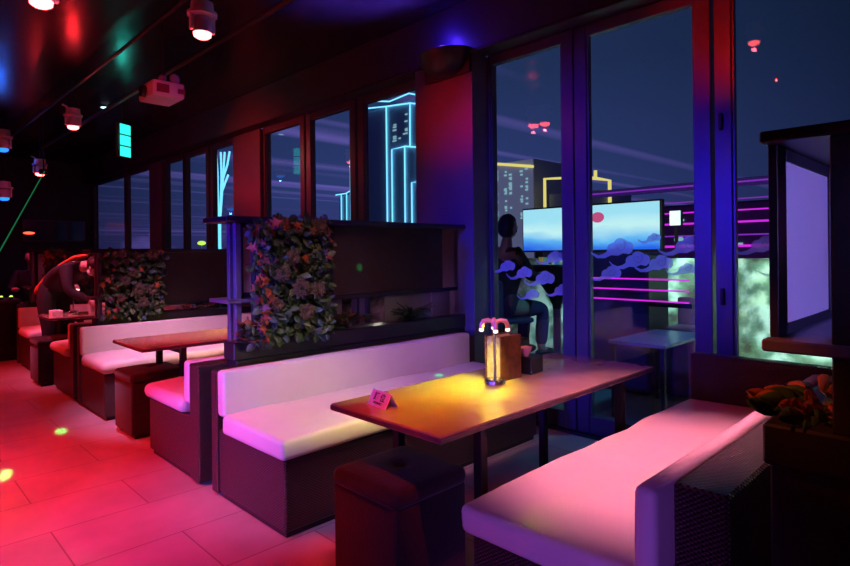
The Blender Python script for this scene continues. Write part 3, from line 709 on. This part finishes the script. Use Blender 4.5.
# ---------------------------------------------------------------- people
def skin_obj(name, verts, edges, rad, m, parent, sub=2):
    me = bpy.data.meshes.new(name); me.from_pydata(verts, edges, []); o = bpy.data.objects.new(name, me); COL.objects.link(o)
    o.modifiers.new('skin', 'SKIN'); 
    if not me.skin_vertices: 
        bpy.context.view_layer.update()
    for i, r in enumerate(rad):
        sv = me.skin_vertices[0].data[i]; sv.radius = (r, r) if not isinstance(r, tuple) else r; sv.use_root = (i == 0)
    o.modifiers.new('sub', 'SUBSURF').levels = sub
    dg = bpy.context.evaluated_depsgraph_get(); me2 = bpy.data.meshes.new_from_object(o.evaluated_get(dg)); bpy.data.objects.remove(o)
    me2.materials.clear(); me2.materials.append(m); me2.polygons.foreach_set('use_smooth', [True]*len(me2.polygons))
    q = bpy.data.objects.new(name, me2); COL.objects.link(q); q.parent = parent; return q
def person(label, loc, rz, J, cloth_top, cloth_leg, group=None, mask=None, hairlen=0, apron=None):
    """J: joint dict in local coordinates, figure faces +X"""
    t = empty('person', loc, label, 'person', group, rz)
    V = lambda k: Vector(J[k])
    hd = V('head'); nk = V('neck'); up = (hd-nk).normalized(); fwd = Vector(J.get('face', (1, 0, 0))).normalized(); sd = up.cross(fwd).normalized(); fwd = sd.cross(up)
    order = ['pelvis', 'waist', 'chest', 'neck', 'skull']
    J['skull'] = tuple(nk+up*.09)
    vs = [J[k] for k in order]; ed = [(0, 1), (1, 2), (2, 3), (3, 4)]; rd = [(.13, .10), (.10, .08), (.12, .09), .055, .055]
    def add(chain, root, rr):
        p = root
        for c, r in zip(chain, rr): vs.append(c); rd.append(r); ed.append((p, len(vs)-1)); p = len(vs)-1
    for s in 'lr':
        add([J['sho_'+s], J['elb_'+s], J['wri_'+s], tuple(V('wri_'+s)+(V('wri_'+s)-V('elb_'+s)).normalized()*.07)], 2, [.062, .045, .030, .034])
        add([J['hip_'+s], J['kne_'+s], J['ank_'+s], tuple(V('ank_'+s)+Vector((.14, 0, -.045)))], 0, [.09, .062, .042, .035])
    body = skin_obj('body', vs, ed, rd, M_skin, t)
    # head
    m = MB(); tb = bmesh.new(); bmesh.ops.create_uvsphere(tb, u_segments=20, v_segments=14, radius=1)
    R3 = Matrix((fwd, sd, up)).transposed()
    for v in tb.verts:
        x, y, z = v.co; jaw = 1-.28*max(0, -z)
        v.co = hd+R3@Vector((x*.098*jaw+(.008 if x > 0 and z < 0 else 0), y*.076*jaw, z*.122))
    m.merge(tb)
    def loc_(x, y, z): return hd+R3@Vector((x, y, z))
    m.ball(loc_(.104, 0, -.015), .016, (1, .8, 1.3)); m.ball(loc_(.0, .077, -.01), .022, (.7, .4, 1.2)); m.ball(loc_(.0, -.077, -.01), .022, (.7, .4, 1.2))
    m.ball(loc_(.088, 0, -.062), .018, (.5, 1.2, .35))
    h = m.build('head', M_skin, t, True)
    for s in (-1, 1): MB().ball(loc_(.088, s*.03, .008), .011).build('eye', M_ink, h, True)
    # hair
    m = MB(); tb = bmesh.new(); bmesh.ops.create_uvsphere(tb, u_segments=20, v_segments=14, radius=1)
    for v in tb.verts:
        x, y, z = v.co
        k = 1.0 if (x < .25 or z > .45) else .86
        v.co = hd+R3@Vector((x*.108*k-.010, y*.088*k, z*(.130 if z > 0 else .115+hairlen*max(0, -x))*k+.006))
    m.merge(tb); m.build('hair', M_hair, t, True)
    if mask: 
        m = MB(); m.ball(loc_(.062, 0, -.05), .055, (1, 1.05, .85)); m.build('face_mask', mask, t, True)
    # clothes: slightly larger shells over torso, upper arms and legs
    vs = [tuple(V('pelvis')), J['waist'], J['chest'], tuple(V('chest').lerp(nk, .8))]; ed = [(0, 1), (1, 2), (2, 3)]; rd = [(.17, .14), (.155, .125), (.168, .128), .07]
    for s in 'lr': add([tuple(Vector(J['sho_'+s])), tuple(V('sho_'+s).lerp(V('elb_'+s), .98)), tuple(V('elb_'+s).lerp(V('wri_'+s), .85))], 2, [.074, .056, .042])
    skin_obj('shirt', vs, ed, rd, cloth_top, t)
    vs = [tuple(V('pelvis').lerp(V('waist'), .9)), tuple(V('pelvis'))]; ed = [(0, 1)]; rd = [(.16, .13), (.16, .13)]
    for s in 'lr': add([J['hip_'+s], J['kne_'+s], tuple(V('kne_'+s).lerp(V('ank_'+s), .93))], 1, [.105, .076, .06])
    skin_obj('trousers', vs, ed, rd, cloth_leg, t)
    for s in 'lr':
        a = V('ank_'+s); m = MB(); m.ball((a.x+.055, a.y, a.z-.035), .06, (2.1, .8, .75)); m.build('shoe', M_ink, t, True)
        w = V('wri_'+s); d = (w-V('elb_'+s)).normalized(); q = d.orthogonal().normalized(); 
        q = d.cross(Vector((0, 0, 1))).normalized() if abs(d.z) < .95 else Vector((0, 1, 0)); pal = d.cross(q)
        m = MB(); m.ball(w+d*.055, .042, (1, 1, .8)); 
        for k in range(4):
            b = w+d*.085+q*(.027-.018*k); l2 = [.062, .070, .066, .050][k]
            m.tube([b, b+d*l2*.5+pal*.004*1, b+d*l2*.85+pal*-.014], [.0085, .0080, .006], 6)
        m.tube([w+d*.03+q*.03, w+d*.06+q*.055, w+d*.09+q*.06], [.010, .009, .007], 6)
        m.build('hand', M_skin, t, True)
    return t
# waiter bending over the far table, facing the table (towards -Y/+X)
WJ = dict(pelvis=(-.12, 0, .92), waist=(-.02, 0, 1.05), chest=(.22, 0, 1.17), neck=(.38, 0, 1.20), head=(.52, 0, 1.18), face=(.7, 0, -.75),
          sho_l=(.28, .17, 1.16), elb_l=(.36, .24, .92), wri_l=(.56, .14, .80), sho_r=(.28, -.17, 1.16), elb_r=(.38, -.22, .92), wri_r=(.60, -.10, .79),
          hip_l=(-.12, .09, .88), kne_l=(-.08, .10, .48), ank_l=(-.14, .11, .08), hip_r=(-.12, -.09, .88), kne_r=(-.04, -.10, .48), ank_r=(-.08, -.11, .08))
w = person('waiter with a pink-lit face mask bending over the far table, orange-red cloth on the back', (1.60, 7.40, 0), math.radians(-62), WJ, M_shirt, M_shirt, mask=mat('face_mask_cloth', (.8, .72, .74), .7), hairlen=.05)
skin_obj('shoulder_cloth', [(-.30, -.02, .86), (-.14, 0, 1.06), (.05, 0, 1.20), (.25, 0, 1.29), (.38, .0, 1.30)], [(0, 1), (1, 2), (2, 3), (3, 4)], [(.10, .07), (.10, .04), (.07, .03), (.07, .025), (.05, .02)], M_orange, w)
# guest behind the bar
BJ = dict(pelvis=(0, 0, .92), waist=(0, 0, 1.05), chest=(.02, 0, 1.26), neck=(.04, 0, 1.42), head=(.06, 0, 1.56),
          sho_l=(.02, .18, 1.33), elb_l=(.08, .24, 1.08), wri_l=(.26, .14, 1.00), sho_r=(.02, -.18, 1.33), elb_r=(.08, -.24, 1.08), wri_r=(.26, -.14, 1.00),
          hip_l=(0, .09, .88), kne_l=(.02, .10, .48), ank_l=(0, .10, .08), hip_r=(0, -.09, .88), kne_r=(.02, -.10, .48), ank_r=(0, -.10, .08))
LJ = {k: (v[0], v[1], v[2]-.25) for k, v in dict(pelvis=(0, 0, .80), waist=(.02, 0, .94), chest=(.05, 0, 1.17), neck=(.07, 0, 1.37), head=(.09, 0, 1.53),
          sho_l=(.04, .19, 1.28), elb_l=(.16, .25, 1.05), wri_l=(.36, .14, 1.06), sho_r=(.04, -.19, 1.28), elb_r=(.16, -.25, 1.05), wri_r=(.36, -.14, 1.06),
          hip_l=(.05, .10, .76), kne_l=(.42, .13, .74), ank_l=(.40, .13, .33), hip_r=(.05, -.10, .76), kne_r=(.42, -.13, .74), ank_r=(.40, -.13, .33)).items()}
person('dim seated person in dark clothes behind the bar counter at the far left', (1.93, 10.6, 0), math.radians(-115), LJ, M_shirt, M_shirt)
stool('dark cube stool under the dim seated person behind the bar counter', 1.95, 10.63, .34)

# outdoor seated / standing people behind the glass
SJ = dict(pelvis=(0, 0, .80), waist=(.02, 0, .94), chest=(.05, 0, 1.17), neck=(.07, 0, 1.37), head=(.09, 0, 1.53),
          sho_l=(.04, .19, 1.28), elb_l=(.16, .25, 1.05), wri_l=(.36, .14, 1.06), sho_r=(.04, -.19, 1.28), elb_r=(.16, -.25, 1.05), wri_r=(.36, -.14, 1.06),
          hip_l=(.05, .10, .76), kne_l=(.42, .13, .74), ank_l=(.38, .13, .34), hip_r=(.05, -.10, .76), kne_r=(.42, -.13, .74), ank_r=(.38, -.13, .34))
def bar_chair(label, x, y, rz):
    t = empty('bar_chair', (x, y, 0), label, 'chair', rz=rz)
    MB().box(-.22, .22, -.22, .22, .62, .67, .02, 2).build('seat', M_denim, t, True)
    m = MB(); m.box(-.30, -.20, -.29, .29, .60, 1.04, .049, 4)
    m.build('backrest', M_denim, t)
    for (a, c) in ((-.18, -.18), (.18, -.18), (-.18, .18), (.18, .18)): MB().tube([(a, c, 0), (a*.95, c*.95, .62)], .015, 6).build('leg', M_pipe, t)
    m = MB(); m.box(-.18, .18, -.188, -.172, .30, .32, 0); m.box(-.18, .18, .172, .188, .30, .32, 0); m.box(.172, .188, -.18, .18, .32, .34, 0); m.build('foot_rail', M_pipe, t)
    return t
bar_chair('dark blue bar chair on the terrace under the seated guest', 4.42, 3.46, math.radians(-12))
person('seated guest in dark clothes on the terrace, seen from behind through the glass', (4.42, 3.46, 0), math.radians(-12), dict(SJ), M_shirt, M_denim)

# ---------------------------------------------------------------- far end: bar counter, mirror
t = empty('bar_counter', (.35, 7.9, 0), 'dark bar counter at the far left, beyond the last bench', 'counter')
MB().box(-2.4, 1.08, .92, 1.38, 0, .725, .01).build('body', M_black, t)
MB().box(-2.45, 1.12, .88, 1.42, .7251, .76, .006).build('counter_top', mat('counter_top_red', (.10, .06, .07), .3), t)
for k in range(3): 
    c = empty('candle_light', (1.18+k*.10, 8.92-.02*k, .7601), 'tiny yellow light on the bar counter, %s of the three' % ('leftmost', 'middle one', 'rightmost')[k], 'candle', 'small lights on the bar')
    MB().lathe(0, 0, [(.022, 0), (.024, .03), (.02, .03)], 12).build('holder', M_pipe, c, True); MB().lathe(0, 0, [(.02, .031), (.018, .045), (.004, .05)], 12).build('flame', M_yel, c, True)
t = empty('wall_mirror', (2.37, 13.96, 1.60), 'wide dark framed mirror on the back wall with a red glow', 'mirror')
m = MB(); m.box(0, 1.12, -.04, 0, 0, .02, 0); m.box(0, 1.12, -.04, 0, .42, .44, 0); m.box(0, .02, -.04, 0, .02, .42, 0); m.box(1.10, 1.12, -.04, 0, .02, .42, 0)
m.build('frame', mat('mirror_frame', (.12, .11, .12), .3, metal=.5), t)
MB().box(.02, 1.10, -.02, -.005, .02, .42, 0).build('mirror_glass', mat('mirror_dark', (.2, .2, .2), .12, metal=1, noise_amt=.02), t)
MB().ball((.10, -.05, .17), .05, (2.0, .3, .5)).build('red_light', emis('red_glow', (1, .06, .03), 4), t)

# ---------------------------------------------------------------- terrace outside
tag(MB().box(3.76, 7.0, -6, 16, -.10, 0, 0).build('terrace_floor', M_tfloor), 'teal-lit tiled terrace floor outside the windows', 'floor', kind='structure')
# rough stone parapet with displaced face
tb = bmesh.new(); nx, nz_ = 150, 14; G = []
for i in range(nx+1):
    row = []
    for k in range(nz_+1):
        y = -6+22*i/nx; z = 1.20*k/nz_
        d = noise.noise(Vector((y*2.2, z*2.6, 0)))*.22+noise.noise(Vector((y*6, z*7, 3)))*.07
        row.append(tb.verts.new((6.25-.5*(1-z/1.2)**1.3+d*.7, y, z+(noise.noise(Vector((y*3, 0, 9)))*.03 if k == nz_ else 0))))
    G.append(row)
for i in range(nx):
    for k in range(nz_): tb.faces.new([G[i][k], G[i+1][k], G[i+1][k+1], G[i][k+1]])
bk = [[tb.verts.new((6.75, -6+22*i/nx, z)) for z in (0, 1.2)] for i in range(nx+1)]
for i in range(nx):
    tb.faces.new([bk[i][0], bk[i][1], bk[i+1][1], bk[i+1][0]]); tb.faces.new([G[i][nz_], G[i+1][nz_], bk[i+1][1], bk[i][1]])
m = MB(); m.merge(tb); o = m.build('stone_parapet', M_rock, None, 'all'); tag(o, 'rough pale stone parapet lit white-green, beyond the terrace', 'wall', kind='structure')
spot('terrace_flood', (4.6, -.4, 2.5), (6.1, 1.0, 1.35), (.62, 1, .74), 1500, 62, .8, .1)
spot('terrace_flood_b', (4.8, 2.9, 2.7), (6.1, 3.2, 1.1), (.45, .9, 1), 500, 60, .8, .1)
spot('terrace_teal', (4.3, 1.2, 2.9), (4.6, 2.2, 0), (.04, .55, .60), 130, 70, .8, .1)
spot('terrace_blue', (3.95, 1.3, 2.6), (4.6, 2.2, .6), (.08, .10, 1), 70, 50, .8, .05)
# dark terrace counter with three glowing strips standing in for reflected light lines
t = empty('terrace_counter', (5.0, 2.28, 0), 'black terrace counter with three added magenta strips for reflected light lines, under the bright screen', 'counter')
MB().box(0, .45, 0, .62, 0, 1.27, .02).build('body', M_black, t)
for z in (1.04, .945, .85): MB().tube([(-.012, -.36, z), (-.012, .60, z)], .007, 6).build('light_strip', M_neon_m, t)
MB().box(0, .04, -.38, 0, .80, .84, 0).build('strip_rail', M_black, t)
# screen
t = empty('outdoor_screen', (9.0, 3.90, 0), 'large bright cyan outdoor screen beyond the terrace', 'screen')
MB().box(0, .12, -.03, 2.63, 1.28, 2.10, .01).build('housing', M_pipe, t)
MB().box(-.012, -.002, 0, 2.60, 1.31, 2.07, .0).build('display', M_screen, t)
MB().ball((-.03, 1.05, 1.86), .12, (.1, 1, .75)).build('red_emblem', emis('red_screen_spot', (.75, .10, .28), .9), t, True)
for y in (.3, 2.3): MB().box(.02, .10, y-.05, y+.05, -2, 1.28, 0).build('post', M_pipe, t)
t = empty('light_box', (8.9, 3.62, 0), 'small square white light box just right of the bright screen', 'sign')
MB().box(0, .08, -.09, .09, 1.66, 1.90, .01).build('box', M_pipe, t); MB().box(-.01, -.001, -.08, .08, 1.67, 1.89, 0).build('display', emis('pale_light_box', (.75, 1, .95), 1.6), t); MB().box(.02, .06, -.02, .02, -2, 1.66, 0).build('post', M_pipe, t)
# pedestal bar table
t = empty('terrace_bar_table', (5.2, 3.345, 0), 'funnel-shaped dark pedestal bar table on the terrace beside the seated guest', 'table')
MB().lathe(0, 0, [(.26, 1.16), (.27, 1.14), (.24, 1.08), (.12, .88), (.05, .74), (.045, .70)], 28).build('table_top', M_black, t, True)
MB().lathe(0, 0, [(.04, .70), (.04, .03)], 16).build('pole', mat('magenta_pole', (.25, .05, .16), .4), t, True)
MB().lathe(0, 0, [(.05, .04), (.22, .02), (.23, 0)], 24).build('base', M_black, t, True)
for k, (dx, dy, cc) in enumerate([(-.10, .12, (.9, .6, .15)), (-.02, .02, (.95, .85, .5)), (.05, -.10, (.8, .25, .15)), (-.12, -.08, (.15, .4, .9)), (-.15, .03, (.3, .9, .5))]):
    g = empty('drinking_glass', (5.2+dx, 3.345+dy, 1.16), ('amber glass at the left rim of the terrace bar table', 'pale glass in the middle of the terrace bar table', 'reddish glass at the right rim of the terrace bar table', 'blue glass at the front of the terrace bar table', 'green glass nearest the window on the terrace bar table')[k], 'glass', 'glasses on the terrace bar table')
    MB().lathe(0, 0, [(.022, 0), (.026, .03+.02*k % .04), (.028, .075), (.024, .075)], 12).build('glass_body', mat('drink_%d' % k, cc, .2, emit=cc, estr=.18), g, True)  # glow of the glasses put into emission
# low terrace tables
t = empty('terrace_table', (4.18, 1.78, 0), 'low blue-lit terrace table just outside the glass behind the nearest table', 'table')
MB().box(0, .85, 0, .45, .575, .60, .004).build('tabletop', M_outtable, t)
for (a, c) in ((.03, .03), (.82, .03), (.03, .42), (.82, .42)): MB().box(a-.015, a+.015, c-.015, c+.015, 0, .575, .002).build('leg', M_pipe, t)
t = empty('terrace_bench', (5.15, 1.95, 0), 'purple-lit low seat on the terrace behind the blue-lit table', 'bench')
MB().box(0, .4, 0, .75-.45, .0, .60, .03, 3).build('seat_block', mat('purple_seat', (.10, .03, .12), .6), t, True); MB().box(.4, .5, 0, .3, 0, .85, .02, 2).build('backrest', MATS['purple_seat'], t, True)

# ---------------------------------------------------------------- far facade with violet strips, city towers
t = empty('lit_facade', (30, -14, 0), 'distant low dark building across with long horizontal magenta light strips', 'building')
MB().box(.3, 10, 0, 32, -22, 3.6, .1).build('wall', mat('facade_dark', (.06, .06, .12), .7), t)
for (z, r, mm) in [(4.5, .04, M_neon_m2), (3.16, .035, M_neon_m), (2.60, .05, M_neon_m), (1.98, .035, M_neon_m2), (1.45, .06, M_neon_m), (.75, .05, M_neon_m), (3.7, .03, M_neon_m2)]:
    MB().tube([(0, 0, z), (0, 28 if z < 3 else 32, z)], r, 6).build('light_strip', mm, t)
MB().box(.2, .3, 0, 32, 4.3, 4.7, .02).build('parapet_rail', M_tower, t)
m = MB()
for k in range(46):
    y = 7.2+random.random()*19; z = random.uniform(1.1, 3.4); m.box(.15, .29, y, y+random.uniform(.08, .5), z, z+random.uniform(.06, .16), 0)
m.build('lit_windows', M_winlit, t)
m = MB()
for k in range(30): m.ball((-.15, 8+k*.42+random.uniform(-.1, .1), 1.62+.05*math.sin(k)), .055, n=6)
o = m.build('string_lights', emis('warm_string_bulbs', (.9, 1, .75), 1.3), t); 

def neon(parts, base, label, name, mats, boxes):
    t = empty(name, base, label, 'building'); B = Vector(base)
    for (y0, y1, z1, d) in boxes:
        MB().box(0, d, y0-base[1], y1-base[1], -60, z1, 0).build('wall', M_tower, t)
    for pts in parts: MB().tube([Vector(p)-B-Vector((.6, 0, 0)) for p in pts], mats[1], 5).build('neon_outline', mats[0], t)
    return t
X = 150.0
def YZ(l): return [(X, a, b) for a, b in l]
tw = neon([YZ([(190, 64.5), (171.4, 60.6)]), YZ([(171.4, 60.6), (160.2, 61.5), (148, 57.5)]), YZ([(190, 61), (173.3, 59), (159.6, 57.7), (148, 54.5)]), YZ([(173.3, 59), (173.3, -10)]), YZ([(159.6, 57.7), (159.8, 41)]),
      YZ([(170.3, -10), (170.3, 41.6), (162.7, 41.8), (150, 39.5)]), YZ([(162.8, 41.8), (163, -10)]), YZ([(155.9, 40.4), (155.9, 27.4)]), YZ([(159.1, -10), (159.1, 27.6), (150, 27.7)])],
     (X, 165, 0), 'tall skyscraper outlined in bright cyan neon, seen through the left windows', 'neon_tower', (M_neon_c, .30), [(148, 186, 59, 20)])
m = MB()
for k in range(14):
    y = random.choice([161.5, 165.5, 168]); z = random.uniform(44, 54); m.box(-.4, -.1, y-165, y-165+random.uniform(1, 2.6), z, z+.5, 0)
m.build('lit_windows', M_winlit, tw)
neon([YZ([(207.7, 26.7), (200.3, 26.8), (197.6, 27.6)]), YZ([(199.8, 26.7), (200, -10)]), YZ([(197, -10), (197, 41), (194.1, 41.4)]), YZ([(194.1, 41.4), (194.1, -10)]), YZ([(203.6, 26.7), (203.6, -10)])],
     (X, 200, 0), 'slim lower tower pair outlined in cyan neon, left of the tallest tower', 'neon_tower', (M_neon_c, .26), [(195, 206, 26, 10)])
neon([YZ([(323.5, -5), (323.2, 30), (323.6, 49), (325, 59)]), YZ([(321, -5), (321, 24), (318.5, 45), (319, 60)]), YZ([(322, -5), (320.6, 22), (316, 48), (314.2, 59.5)]), YZ([(320.3, 30), (317, 44), (311, 52), (308, 59)]), YZ([(317.4, 38), (313, 43), (310, 46)])],
     (X, 318, 0), 'branching cyan neon sculpture tower seen in the far left window', 'neon_tower', (M_neon_c, .62), [(317, 324, 5, 6)])
X = 120.0
tw = neon([YZ([(98.4, 24.8), (83.2, 22.2)])], (X, 90, 0), 'pale office tower with a yellow lit crown and many lit windows', 'office_tower', (M_neon_y, .38), [(83.5, 98, 24.3, 16)])
m = MB(); m.box(-.3, -.05, -6.4, 8.0, 20.7+.1, 24.0, 0); 
tint = mat('tower_face_glow', (.3, .3, .34), .8, emit=(.14, .15, .28), estr=.6)  # brightness of the tower face put into emission
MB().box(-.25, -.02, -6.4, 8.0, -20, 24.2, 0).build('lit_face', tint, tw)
m = MB()
for k in range(70):
    y = random.choice([-5, -3.4, 0, 1.6, 4.4, 6]); z = random.uniform(8, 22); m.box(-.5, -.3, y, y+random.uniform(.4, .9), z, z+.45, 0)
m.build('lit_windows', M_winlit, tw)
neon([YZ([(79.9, 5), (79.9, 18.8), (70.0, 18.2), (66.4, 17.6), (62.9, 16.8), (62.9, 5)]), YZ([(66.3, 17.6), (66.3, 19.4)])], (X, 70, 0), 'dark block outlined with a thick yellow neon frame', 'neon_block', (M_neon_y, .42), [(64, 79, 15, 12)])
# skyline of low dark blocks down to the water
rr = random.Random(4); y = 20; k = 0
while y < 330 and k < 26:
    wd_ = rr.uniform(6, 16); hgt = rr.uniform(3, 10); k += 1
    t = empty('city_block', (176, y, 0), 'low dark city block in the distant skyline', 'building', 'low blocks of the skyline')
    MB().box(0, 12, 0, wd_, -50, hgt, 0).build('wall', M_tower, t)
    m = MB()
    for q in range(7): a = rr.uniform(0, wd_-1); z = rr.uniform(-4, hgt-.5); m.box(-.2, -.02, a, a+rr.uniform(.4, 1), z, z+.4, 0)
    m.build('lit_windows', M_yel if k % 3 == 0 else M_winlit, t); y += wd_+rr.uniform(0, 6)
o = MB().box(25, 900, -500, 900, -51, -50, 0).build('harbour_water', mat('dark_water', (.01, .02, .04), .15, bump=.3, bscale=.5)); tag(o, 'dark harbour water far below the terrace', 'water', kind='structure')
t = empty('flood_lamp', (60, 139, 0), 'bright yellow-green flood lamp low outside the far left window', 'lamp')
MB().ball((0, 0, 4.1), .9, (1, 1.6, .6)).build('bulb', M_yel, t, True); MB().box(-.1, .1, -.1, .1, -50, 3.9, 0).build('pole', M_tower, t)
